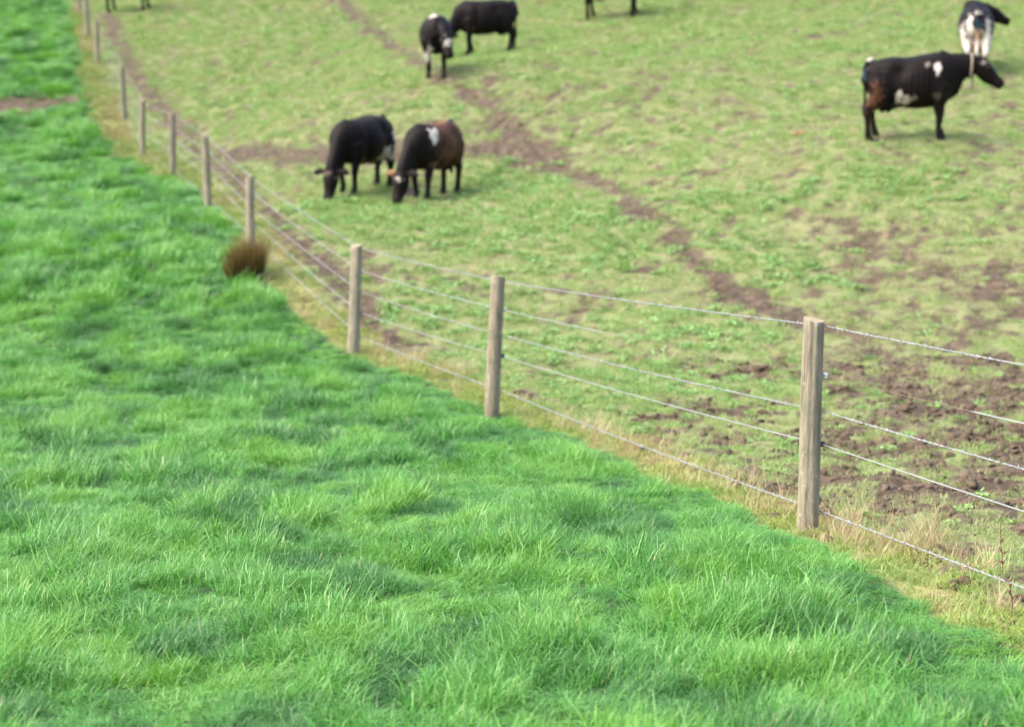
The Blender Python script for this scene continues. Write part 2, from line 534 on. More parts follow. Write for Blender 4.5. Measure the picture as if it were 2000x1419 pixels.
# ------------------------------------------------------------------ the fence
POSTS = [(3.46, 3.55, -0.34, 3.50, 3.62, 0.86), (1.653, 8.938, -0.628, 1.679, 9.128, 0.571), (-0.173, 14.35, -0.978, -0.128, 14.543, 0.243), (-1.753, 17.893, -0.984, -1.714, 18.083, 0.217), (-3.698, 23.17, -0.265, -3.69, 23.328, 0.731), (-5.123, 27.671, 0.026, -5.14, 27.86, 1.219), (-6.547, 31.776, 0.372, -6.537, 31.964, 1.561), (-7.886, 35.253, 0.591, -7.864, 35.449, 1.833), (-9.238, 39.421, 1.337, -9.25, 39.625, 2.625), (-11.264, 45.224, 2.817, -11.264, 45.409, 3.984), (-12.658, 49.713, 3.673, -12.658, 49.904, 4.878), (-13.995, 54.1, 4.526, -13.995, 54.295, 5.752), (-15.212, 58.289, 5.404, -15.212, 58.484, 6.635)]
POST_R = [0.06, 0.059, 0.061, 0.062, 0.058, 0.06, 0.058, 0.062, 0.06, 0.062, 0.06, 0.06, 0.06]
fence = empty("post_and_wire_fence", POSTS[1][:3])
fence_at = Vector(POSTS[1][:3])
tag(fence, "timber post and five strand wire fence dividing long grass from grazed paddock", "fence")


def build_post(i):
    b = Vector(POSTS[i][:3]); t = Vector(POSTS[i][3:])
    t.y = b.y + (t.y - b.y) * 0.35          # posts stand close to plumb
    r0 = POST_R[i]
    ax = (t - b)
    H = ax.length
    sideA = Vector((1, 0, 0)); 
    seg = 36
    rr = np.random.default_rng(100 + i)
    zs = [-0.35, 0.0, 0.08, 0.2, 0.35, 0.5, 0.65, 0.8, 0.92, 0.993, 1.0]
    ph = rr.uniform(0, 6.28, 6)
    verts = []; faces = []
    for k, s in enumerate(zs):
        rad = r0 * (1.04 - 0.06 * max(s, 0)) * (0.95 if k == len(zs) - 1 else 1.0)
        bowx = 0.006 * math.sin(3.0 * s + ph[4]); bowy = 0.006 * math.sin(2.5 * s + ph[5])
        for j in range(seg):
            a = 2 * math.pi * j / seg
            q = rad * (1 + 0.035 * math.sin(2 * a + ph[0] + s) + 0.02 * math.sin(5 * a + ph[1]) + 0.02 * math.sin(3 * a + ph[2] + 2 * s))
            if j in (4 + i % 7, 27 - i % 5, 31):
                q *= 0.90 + 0.04 * math.sin(4 * s + j)                      # drying checks
            slope = 0.012 * math.cos(a + ph[3]) if k >= len(zs) - 2 else 0
            p = ax * s
            verts.append((p.x + math.cos(a) * q + bowx, p.y + math.sin(a) * q + bowy, p.z + slope))
    n = len(zs)
    for k in range(n - 1):
        for j in range(seg):
            faces.append((k * seg + j, k * seg + (j + 1) % seg, (k + 1) * seg + (j + 1) % seg, (k + 1) * seg + j))
    top = len(verts); verts.append((ax.x, ax.y, ax.z - 0.002))
    for j in range(seg):
        faces.append(((n - 1) * seg + j, (n - 1) * seg + (j + 1) % seg, top))
    o = mesh_obj("post", verts, faces, M['post'], fence)
    o.data.materials.append(M['end_grain'])
    for pg in o.data.polygons[-seg:]:
        pg.material_index = 1; pg.use_smooth = False
    o.location = b - fence_at
    return o, b, ax


posts = [build_post(i) for i in range(len(POSTS))]

# wires run on the paddock side of the posts
HEIGHTS = [[1.165, 0.905, 0.685, 0.49, 0.115] for _ in POSTS]
HEIGHTS[0] = [1.10, 0.87, 0.64, 0.42, 0.14]
HEIGHTS[1] = [1.160, 0.885, 0.685, 0.500, 0.125]
HEIGHTS[2] = [1.175, 0.925, 0.700, 0.515, 0.21]
HEIGHTS[3] = [1.165, 0.92, 0.69, 0.46, 0.20]
HEIGHTS[4] = [0.95, 0.74, 0.52, 0.34, 0.12]
WIRE_KIND = ['barbed', 'plain', 'barbed', 'plain', 'barbed']


def attach(i, w):
    b = Vector(POSTS[i][:3]); ax = posts[i][2]
    s = HEIGHTS[i][w] / ax.length
    p = b + ax * s
    # outward direction to the paddock
    j0, j1 = max(i - 1, 0), min(i + 1, len(POSTS) - 1)
    d = Vector((POSTS[j1][0] - POSTS[j0][0], POSTS[j1][1] - POSTS[j0][1], 0)).normalized()
    nrm = Vector((d.y, -d.x, 0))
    return p + nrm * (POST_R[i] + 0.006)


def tube_add(verts, faces, rust, pts, rad, rs, sides=5):
    base = len(verts)
    n = len(pts)
    for k, p in enumerate(pts):
        t = (pts[min(k + 1, n - 1)] - pts[max(k - 1, 0)]).normalized()
        s = t.cross(Vector((0, 0, 1))).normalized(); u = s.cross(t)
        r = rad[k] if hasattr(rad, '__len__') else rad
        for j in range(sides):
            a = 2 * math.pi * j / sides
            verts.append(p + s * (math.cos(a) * r) + u * (math.sin(a) * r)); rust.append(rs[k] if hasattr(rs, '__len__') else rs)
    for k in range(n - 1):
        for j in range(sides):
            faces.append((base + k * sides + j, base + k * sides + (j + 1) % sides, base + (k + 1) * sides + (j + 1) % sides, base + (k + 1) * sides + j))


def wire_rust(w, span, t):
    if w != 1:
        return 0.0
    if span == 1:      # between the first and second posts in view, from the near end
        return 1.0 - sstep(0.50, 0.62, t)
    if span == 0:      # from the off-frame post to the first
        return float(sstep(0.745, 0.755, t))
    return 0.0


for w in range(5):
    verts, faces, rust = [], [], []
    rr = np.random.default_rng(50 + w)
    for i in range(len(POSTS) - 1):
        A = attach(i, w); B = attach(i + 1, w)
        L = (B - A).length
        near = i < 3
        ds = 0.02 if near else (0.08 if i < 6 else 0.25)
        n = max(8, int(L / ds))
        sag = 0.012 + 0.012 * rr.random()
        c = []
        for k in range(n + 1):
            t = k / n
            p = A.lerp(B, t)
            p.z -= sag * 4 * t * (1 - t)
            c.append(p)
        rs = [float(wire_rust(w, i, k / n)) for k in range(n + 1)]
        if WIRE_KIND[w] == 'barbed' and i < 6:
            d = (B - A).normalized(); s = d.cross(Vector((0, 0, 1))).normalized(); u = s.cross(d)
            for q in (0, math.pi):
                pts = [p + (s * math.cos(q + k / n * L * 62) + u * math.sin(q + k / n * L * 62)) * 0.0026 for k, p in enumerate(c)]
                tube_add(verts, faces, rust, pts, 0.0023, rs, 4)
            nb = int(L / 0.11)
            for m_ in range(1, nb):
                p = c[int(m_ / nb * n)]
                for q in range(2):
                    a = rr.uniform(0, 6.28)
                    dv = (s * math.cos(a) + u * math.sin(a)) * 0.014 + d * rr.uniform(-0.006, 0.006)
                    tube_add(verts, faces, rust, [p - dv, p, p + dv], [0.0006, 0.0035, 0.0006], 0.0, 4)
        else:
            rad = [0.0034 * (1 - 0.6 * r) for r in rs]
            tube_add(verts, faces, rust, c, rad, rs, 5)
    o = mesh_obj("wire", [v - fence_at for v in verts], faces, M['wire'], fence)
    la = o.data.attributes.new("rust", 'FLOAT', 'POINT')
    la.data.foreach_set("value", rust)


def insulator(i, w, material, r=0.017, h=0.032):
    p = attach(i, w)
    b = Vector(POSTS[i][:3])
    verts, faces = [], []
    prof = [(-0.5, .5), (-0.42, 0.9), (-0.2, 1.0), (-0.06, 0.95), (0, 0.62), (0.06, 0.95), (0.2, 1.0), (0.42, 0.9), (0.5, .5)]
    seg = 12
    for z, q in prof:
        for j in range(seg):
            a = 2 * math.pi * j / seg
            verts.append((math.cos(a) * r * q, math.sin(a) * r * q, z * h))
    for k in range(len(prof) - 1):
        for j in range(seg):
            faces.append((k * seg + j, k * seg + (j + 1) % seg, (k + 1) * seg + (j + 1) % seg, (k + 1) * seg + j))
    faces.append(tuple(range(seg))[::-1]); faces.append(tuple(range((len(prof) - 1) * seg, len(prof) * seg)))
    o = mesh_obj("insulator", verts, faces, material, posts[i][0])
    j0, j1 = max(i - 1, 0), min(i + 1, len(POSTS) - 1)
    d = Vector((POSTS[j1][0] - POSTS[j0][0], POSTS[j1][1] - POSTS[j0][1], 0)).normalized()
    o.location = p - b + Vector((d.y, -d.x, 0)) * 0.012
    return o


for i in range(1, 6):
    insulator(i, 1, M['porcelain']); insulator(i, 3, M['black_plastic'])


# ------------------------------------------------------------------ grass tufts (prototypes that live only inside the grass objects)
def blade(verts, faces, rnd, along, root, az, L, wid, lean0, curl, rv, segs=4, twist=0.0):
    base = len(verts)
    p = np.array(root, float)
    dirh = np.array([math.cos(az), math.sin(az), 0.0])
    side = np.array([-math.sin(az + twist), math.cos(az + twist), 0.0])
    ang = lean0
    for k in range(segs + 1):
        t = k / segs
        wv = wid * (1 - t) ** 0.6 * (0.75 + 0.25 * min(1, 4 * t)) if k < segs else 0
        if k < segs:
            verts.append(p - side * wv * 0.5); verts.append(p + side * wv * 0.5)
            rnd += [rv, rv]; along += [t, t]
        else:
            verts.append(p.copy()); rnd.append(rv); along.append(1.0)
        step = L / segs
        ang = lean0 + curl * t
        p = p + dirh * math.sin(ang) * step + np.array([0, 0, math.cos(ang) * step])
    for k in range(segs - 1):
        a = base + 2 * k
        faces.append((a, a + 1, a + 3, a + 2))
    a = base + 2 * (segs - 1)
    faces.append((a, a + 1, a + 2))


def proto(name, material, build):
    verts, faces, rnd, along = [], [], [], []
    build(verts, faces, rnd, along)
    me = bpy.data.meshes.new(name)
    me.from_pydata([tuple(v) for v in verts], [], faces)
    me.polygons.foreach_set("use_smooth", [True] * len(me.polygons))
    for nm, dat in (("rnd", rnd), ("along", along)):
        at = me.attributes.new(nm, 'FLOAT', 'POINT'); at.data.foreach_set("value", np.array(dat, np.float32))
    me.materials.append(material)
    return bpy.data.objects.new(name, me)


def proto_set(name, material, count, fn):
    c = bpy.data.collections.new(name)
    for k in range(count):
        rr = np.random.default_rng(hash(name) % 1 + 900 + k * 13 + len(name) * 101)
        c.objects.link(proto("%s_%02d" % (name, k), material, lambda v, f, a, b: fn(rr, v, f, a, b)))
    return c


def long_tuft(rr, v, f, a, b):
    for _ in range(46):
        r = 0.07 * math.sqrt(rr.random()); th = rr.uniform(0, 6.283)
        u = rr.random()
        az = rr.normal(0, 0.95) if u < 0.55 else rr.uniform(0, 6.283)
        L = rr.uniform(0.05, 0.155) * (1.35 if rr.random() < 0.12 else 1)
        curl = rr.uniform(0.4, 1.8) if rr.random() < 0.45 else rr.uniform(1.8, 3.2)
        blade(v, f, a, b, (r * math.cos(th), r * math.sin(th), -0.01), az, L, rr.uniform(0.0026, 0.0062), abs(rr.normal(0.18, 0.26)), curl, rr.random(), 5, rr.normal(0, 0.6))


def long_tuft_far(rr, v, f, a, b):
    for _ in range(40):
        r = 0.12 * math.sqrt(rr.random()); th = rr.uniform(0, 6.283)
        az = rr.normal(0, 1.1)
        blade(v, f, a, b, (r * math.cos(th), r * math.sin(th), -0.01), az, rr.uniform(0.10, 0.22), rr.uniform(0.007, 0.011), abs(rr.normal(0.25, 0.2)), rr.uniform(0.5, 1.6), rr.random(), 3, rr.normal(0, 0.5))


def short_tuft(rr, v, f, a, b):
    for _ in range(30):
        r = 0.07 * math.sqrt(rr.random()); th = rr.uniform(0, 6.283)
        blade(v, f, a, b, (r * math.cos(th), r * math.sin(th), -0.005), rr.uniform(0, 6.283), rr.uniform(0.025, 0.075), rr.uniform(0.003, 0.006), rr.uniform(0.2, 1.0), rr.uniform(0.2, 1.2), rr.random(), 3, rr.normal(0, 0.4))


def leafy_tuft(rr, v, f, a, b):
    for _ in range(16):
        r = 0.07 * math.sqrt(rr.random()); th = rr.uniform(0, 6.283)
        base = len(v); n = 6
        c = np.array([r * math.cos(th) * 1.3, r * math.sin(th) * 1.3, rr.uniform(0.008, 0.035)])
        L, W = rr.uniform(0.010, 0.022), rr.uniform(0.008, 0.014)
        az = rr.uniform(0, 6.283); tl = rr.normal(0, 0.4); t2 = rr.normal(0, 0.4)
        e1 = np.array([math.cos(az), math.sin(az), tl]); e2 = np.array([-math.sin(az), math.cos(az), t2])
        rv = rr.random()
        for k in range(n):
            q = 2 * math.pi * k / n
            v.append(c + e1 * L * math.cos(q) + e2 * W * math.sin(q)); a.append(rv); b.append(0.3)
        f.append(tuple(range(base, base + n)))
    for _ in range(12):
        r = 0.07 * math.sqrt(rr.random()); th = rr.uniform(0, 6.283)
        blade(v, f, a, b, (r * math.cos(th), r * math.sin(th), -0.005), rr.uniform(0, 6.283), rr.uniform(0.03, 0.08), rr.uniform(0.004, 0.007), rr.uniform(0.2, 0.9), rr.uniform(0.3, 1.2), rr.random(), 3, rr.normal(0, 0.4))


def moss_tuft(rr, v, f, a, b):
    for _ in range(40):
        r = 0.08 * math.sqrt(rr.random()); th = rr.uniform(0, 6.283)
        blade(v, f, a, b, (r * math.cos(th), r * math.sin(th), -0.005), rr.uniform(0, 6.283), rr.uniform(0.02, 0.07), rr.uniform(0.003, 0.006), rr.uniform(0.2, 1.2), rr.uniform(0.2, 1.3), rr.random(), 3, rr.normal(0, 0.4))


def straw_tuft(rr, v, f, a, b):
    for _ in range(26):
        r = 0.05 * math.sqrt(rr.random()); th = rr.uniform(0, 6.283)
        blade(v, f, a, b, (r * math.cos(th), r * math.sin(th), -0.01), rr.uniform(0, 6.283), rr.uniform(0.06, 0.20) * (1.5 if rr.random() < 0.15 else 1), rr.uniform(0.002, 0.0045), abs(rr.normal(0.3, 0.3)), rr.uniform(0.1, 1.2), rr.random(), 4, rr.normal(0, 0.5))


def clod(rr, v, f, a, b):
    bm = bmesh.new()
    bmesh.ops.create_icosphere(bm, subdivisions=2, radius=0.03)
    ph = rr.uniform(0, 6.28, 4); sx = rr.uniform(0.8, 1.4); sz = rr.uniform(0.45, 0.75)
    for vv in bm.verts:
        c = vv.co
        k = 1 + 0.22 * math.sin(90 * c.x + ph[0]) * math.sin(80 * c.y + ph[1]) + 0.2 * math.sin(120 * c.z + 60 * c.x + ph[2]) + rr.normal(0, 0.06)
        vv.co = Vector((c.x * sx, c.y, c.z * sz)) * k
    base = len(v)
    for vv in bm.verts:
        v.append(np.array(vv.co)); a.append(0.5); b.append(0.0)
    for ff in bm.faces:
        f.append(tuple(base + x.index for x in ff.verts))
    bm.free()


PS = {
    'long': proto_set("ryegrass_tuft", M['lush'], 12, long_tuft),
    'far': proto_set("ryegrass_far_tuft", M['lush'], 8, long_tuft_far),
    'short': proto_set("turf_tuft", M['short'], 8, short_tuft),
    'leafy': proto_set("clover_tuft", M['leafy'], 8, leafy_tuft),
    'moss': proto_set("yellow_tuft", M['moss'], 6, moss_tuft),
    'moss_far': proto_set("faded_tuft", M['moss_far'], 6, moss_tuft),
    'straw': proto_set("straw_tuft", M['straw'], 8, straw_tuft),
    'clod': proto_set("clod", M['clod'], 8, clod),
}


def scatter(name, coll, pts, rot, scl, tint, label, cat):
    n = len(pts)
    me = bpy.data.meshes.new(name)
    me.vertices.add(n)
    me.vertices.foreach_set("co", np.asarray(pts, np.float32).ravel())
    k = len(coll.objects)
    for nm, typ, dat in (("rot", 'FLOAT_VECTOR', rot), ("scl", 'FLOAT_VECTOR', scl), ("tint", 'FLOAT', tint), ("pick", 'INT', rng.integers(0, k, n))):
        at = me.attributes.new(nm, typ, 'POINT')
        if typ == 'FLOAT_VECTOR':
            at.data.foreach_set("vector", np.asarray(dat, np.float32).ravel())
        else:
            at.data.foreach_set("value", np.asarray(dat, np.int32 if typ == 'INT' else np.float32))
    o = bpy.data.objects.new(name, me)
    COL.objects.link(o)
    ng = bpy.data.node_groups.new(name + "_scatter", 'GeometryNodeTree')
    ng.interface.new_socket("Geometry", in_out='INPUT', socket_type='NodeSocketGeometry')
    ng.interface.new_socket("Geometry", in_out='OUTPUT', socket_type='NodeSocketGeometry')
    gi = ng.nodes.new("NodeGroupInput"); go = ng.nodes.new("NodeGroupOutput")
    iop = ng.nodes.new("GeometryNodeInstanceOnPoints")
    ci = ng.nodes.new("GeometryNodeCollectionInfo")
    ci.inputs[0].default_value = coll
    ci.inputs[1].default_value = True
    ci.inputs[2].default_value = True
    def na(nm, typ):
        q = ng.nodes.new("GeometryNodeInputNamedAttribute"); q.data_type = typ; q.inputs[0].default_value = nm
        return q.outputs[0]
    e2r = ng.nodes.new("FunctionNodeEulerToRotation")
    ng.links.new(na("rot", 'FLOAT_VECTOR'), e2r.inputs[0])
    ng.links.new(gi.outputs[0], iop.inputs["Points"])
    ng.links.new(ci.outputs[0], iop.inputs["Instance"])
    iop.inputs["Pick Instance"].default_value = True
    ng.links.new(na("pick", 'INT'), iop.inputs["Instance Index"])
    ng.links.new(e2r.outputs[0], iop.inputs["Rotation"])
    ng.links.new(na("scl", 'FLOAT_VECTOR'), iop.inputs["Scale"])
    ng.links.new(iop.outputs[0], go.inputs[0])
    md = o.modifiers.new("scatter", 'NODES')
    md.node_group = ng
    tag(o, label, cat, kind='stuff')
    return o


def sample(y0, y1, dens, margin=1.6, k=0.325):
    """uniform points over the wedge of pasture between y0 and y1, dens per square metre"""
    out = []
    step = max(0.5, (y1 - y0) / 20)
    y = y0
    while y < y1 - 1e-6:
        e = min(y + step, y1)
        hw = k * e + margin
        n = int(2 * hw * (e - y) * dens)
        out.append(np.c_[rng.uniform(-hw, hw, n), rng.uniform(y, e, n)])
        y = e
    return np.concatenate(out)


def rot_of(n, az=None, tilt=0.12):
    r = np.zeros((n, 3))
    r[:, 0] = rng.normal(0, tilt, n); r[:, 1] = rng.normal(0, tilt, n)
    r[:, 2] = rng.uniform(0, 6.283, n) if az is None else az
    return r


def clump_fields(x, y):
    """length and lean of the long grass, clump by clump"""
    cell = 0.29
    u = x / cell + 0.7 * fbm(x * 2.0, y * 2.0, 2, 21.0); v = y / (cell * 1.25) + 0.7 * fbm(x * 2.0, y * 2.0, 2, 23.0)
    iu = np.floor(u).astype(int); iv = np.floor(v).astype(int)
    best = np.full(x.shape, 9e9); bid = np.zeros(x.shape, int); dx = np.zeros(x.shape); dy = np.zeros(x.shape)
    tab = np.random.default_rng(77).random((256, 6))
    for a in (-1, 0, 1):
        for c in (-1, 0, 1):
            h = _perm[_perm[(iu + a) & 255] + ((iv + c) & 255)]
            cx = iu + a + tab[h, 0]; cy = iv + c + tab[h, 1]
            d = (u - cx) ** 2 + (v - cy) ** 2
            m = d < best
            best = np.where(m, d, best); bid = np.where(m, h, bid); dx = np.where(m, u - cx, dx); dy = np.where(m, v - cy, dy)
    rad = np.sqrt(best)
    hgt = 0.62 + 1.30 * tab[bid, 2] ** 2.0 - 0.85 * np.clip(rad, 0, 1) + 0.45 * fbm(x * 0.6, y * 0.6, 2, 31.0) + 0.3 * np.exp(-((x - 1.42) ** 2 + (y - 8.15) ** 2) / 0.05)
    lean = (tab[bid, 3] - 0.42) * 4.2 + 0.6 * fbm(x * 0.7, y * 0.7, 2, 33.0)
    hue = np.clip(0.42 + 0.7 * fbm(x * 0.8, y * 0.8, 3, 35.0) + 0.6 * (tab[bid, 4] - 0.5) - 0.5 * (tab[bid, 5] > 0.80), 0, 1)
    return np.clip(hgt, 0.28, 1.6), lean, hue, dx, dy


def long_grass(name, y0, y1, dens, coll, smul, label, margin=1.4):
    p = sample(y0, y1, dens, margin)
    x, y = p[:, 0], p[:, 1]
    sd = lush_sd(x, y)
    md = mud_mask(x, y)
    keep = (sd > -0.03 * rng.random(len(x)) + 0.02) & (rng.random(len(x)) > md * 1.25 - 0.25)
    x, y, sd, md = x[keep], y[keep], sd[keep], md[keep]
    h, lean, hue, dx, dy = clump_fields(x, y)
    n = len(x)
    z = ground_z(x, y)
    out = np.arctan2(dy, dx)
    az = lean + 0.35 * np.sin(out - lean) + rng.normal(0, 0.5, n)
    rot = rot_of(n, az, 0.15)
    edge = 0.36 + 0.64 * sstep(0.0, 0.55, sd)
    s = smul * h * edge * (1 - 0.5 * md) * rng.uniform(0.85, 1.15, n)
    w = smul * rng.uniform(0.9, 1.2, n)
    scl = np.c_[(w + s) / 2, (w + s) / 2, s]
    tint = np.clip(hue + rng.normal(0, 0.08, n) + 0.25 * (1 - sstep(0.0, 0.5, sd)), 0, 1)
    scatter(name, coll, np.c_[x, y, z], rot, scl, tint, label, "grass")
    return n


cnt = {}
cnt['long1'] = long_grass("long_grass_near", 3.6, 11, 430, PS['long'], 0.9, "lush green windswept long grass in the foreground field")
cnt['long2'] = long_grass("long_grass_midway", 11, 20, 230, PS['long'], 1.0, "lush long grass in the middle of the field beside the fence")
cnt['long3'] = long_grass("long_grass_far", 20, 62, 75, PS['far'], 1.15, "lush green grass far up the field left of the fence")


STRAW = [(2.2, 8.5, .22), (2.35, 8.9, .2), (2.36, 7.9, .10), (1.2, 11.75, .16), (1.0, 12.3, .2), (.75, 12.8, .16), (.35, 13.75, .3), (.5, 13.3, .2), (-.93, 17.3, .3), (-.6, 16.6, .25), (-.02, 14.5, .12), (1.95, 9.3, .15)]


def straw_spots(x, y):
    g = np.zeros(np.shape(x))
    for a, b, r in STRAW:
        g = np.maximum(g, np.exp(-((x - a) ** 2 + (y - b) ** 2) / (r * r)))
    return g


def turf(name, coll, y0, y1, dens, smul, mode, label, cat="grass"):
    p = sample(y0, y1, dens, 1.4)
    x, y = p[:, 0], p[:, 1]
    sd = lush_sd(x, y)
    keep = sd < 0.0
    x, y, sd = x[keep], y[keep], sd[keep]
    md = mud_mask(x, y); st = strip_mask(x, y); gr = green_mask(x, y)
    fine = fbm(x * 4.2, y * 3.0, 3, 41.0)
    q = rng.random(len(x))
    if mode == 'short':
        k = q < np.clip(1.05 - 1.45 * md + 0.7 * fine, 0.02, 1) * (1 - 0.45 * st)
    elif mode == 'leafy':
        k = q < np.clip(0.18 + 0.8 * gr + 1.2 * fine - 1.0 * md, 0.0, 1) * (1 - np.clip(1.6 * st, 0, 1))
    elif mode == 'moss':
        k = q < st * np.clip(0.75 + 1.0 * fine, 0.1, 1)
    elif mode == 'straw':
        k = q < np.clip(st * (0.06 + 1.3 * fbm(x * 1.1, y * 1.1, 3, 43.0)), 0.0, 1) * (1 - 0.75 * sstep(18, 26, y)) + 0.006 + 0.9 * straw_spots(x, y)
    elif mode == 'clod':
        k = q < np.clip(1.6 * md - 0.55, 0, 1)
    x, y, md, fine, gr = x[k], y[k], md[k], fine[k], gr[k]
    n = len(x)
    z = ground_z(x, y)
    far = 1 + 0.5 * sstep(14, 45, y)
    s = smul * far * rng.uniform(0.65, 1.35, n)
    if mode == 'clod':
        s = s * (0.3 + 1.0 * rng.random(n) ** 3)
        z = z + 0.004
    scl = np.c_[s, s, s * rng.uniform(0.8, 1.2, n)]
    tint = np.clip(0.35 + 0.9 * fbm(x * 0.6, y * 0.6, 3, 51.0) + rng.normal(0, 0.15, n) + 0.3 * md - 0.4 * gr, 0, 1)
    scatter(name, coll, np.c_[x, y, z], rot_of(n, None, 0.2 if mode != 'clod' else 0.5), scl, tint, label, cat)
    return n


cnt['s1'] = turf("grazed_grass_near", PS['short'], 5, 17, 380, 0.8, 'short', "short grazed turf on the paddock beside the fence")
cnt['s2'] = turf("grazed_grass_far", PS['short'], 17, 60, 130, 1.05, 'short', "short yellow green grazed turf up the hillside paddock")
cnt['l1'] = turf("clover_near", PS['leafy'], 5, 17, 120, 0.8, 'leafy', "bright leafy clover patches on the paddock near the fence", "clover")
cnt['l2'] = turf("clover_far", PS['leafy'], 17, 60, 45, 1.15, 'leafy', "bright leafy clover patches around the grazing cows", "clover")
cnt['m1'] = turf("yellowed_grass", PS['moss'], 3.5, 20, 330, 1.0, 'moss', "yellowed short grass strip along the bottom wire near by", "grass")
cnt['m2'] = turf("yellowed_grass_far", PS['moss_far'], 20, 58, 90, 1.5, 'moss', "yellowed short grass strip along the far fence", "grass")
cnt['st'] = turf("dead_straw", PS['straw'], 5, 58, 85, 0.9, 'straw', "pale dead straw tufts standing along the fence line", "straw")
cnt['c'] = turf("soil_clods", PS['clod'], 6, 17, 260, 1.0, 'clod', "dark trampled soil clods on the muddy paddock patches", "soil")
print("scatter counts", cnt)


# ------------------------------------------------------------------ cows
def ring(c, t, side, a, b, n=18, e=2.3):
    t = t.normalized()
    side = (side - t * side.dot(t)).normalized()
    up = t.cross(side).normalized()
    out = []
    for j in range(n):
        q = 2 * math.pi * j / n
        cx, sx = math.cos(q), math.sin(q)
        px = math.copysign(abs(cx) ** (2 / e), cx); py = math.copysign(abs(sx) ** (2 / e), sx)
        out.append(c + side * (a * px) + up * (b * py))
    return out


def loft(V_, F_, secs, side=Vector((0, 1, 0)), n=18, e=2.2, sub=3):
    """secs: (centre, half width, half height); Catmull-Rom refined, capped"""
    P = [np.array([*s[0], s[1], s[2]], float) for s in secs]
    Q = []
    for i in range(len(P) - 1):
        p0 = P[max(i - 1, 0)]; p1 = P[i]; p2 = P[i + 1]; p3 = P[min(i + 2, len(P) - 1)]
        for k in range(sub):
            t = k / sub
            Q.append(0.5 * ((2 * p1) + (-p0 + p2) * t + (2 * p0 - 5 * p1 + 4 * p2 - p3) * t * t + (-p0 + 3 * p1 - 3 * p2 + p3) * t ** 3))
    Q.append(P[-1])
    base = len(V_)
    m = len(Q)
    for i, q in enumerate(Q):
        t = Vector((Q[min(i + 1, m - 1)] - Q[max(i - 1, 0)])[:3])
        V_.extend(ring(Vector(q[:3]), t, side, max(q[3], 0.004), max(q[4], 0.004), n, e))
    for i in range(m - 1):
        for j in range(n):
            F_.append((base + i * n + j, base + i * n + (j + 1) % n, base + (i + 1) * n + (j + 1) % n, base + (i + 1) * n + j))
    for end, q, flip in ((0, Q[0], True), (m - 1, Q[-1], False)):
        ci = len(V_); V_.append(Vector(q[:3]))
        for j in range(n):
            tri = (base + end * n + j, base + end * n + (j + 1) % n, ci)
            F_.append(tri[::-1] if flip else tri)


BLACK = (0.0072, 0.0050, 0.0048)
WHITE = (0.50, 0.47, 0.42)
BROWN = (0.085, 0.038, 0.020)
PINK = (0.42, 0.25, 0.17)
BLUE = (0.02, 0.06, 0.15)
TEAL = (0.008, 0.028, 0.040)
TAN = (0.20, 0.11, 0.06)
DKBROWN = (0.030, 0.015, 0.011)


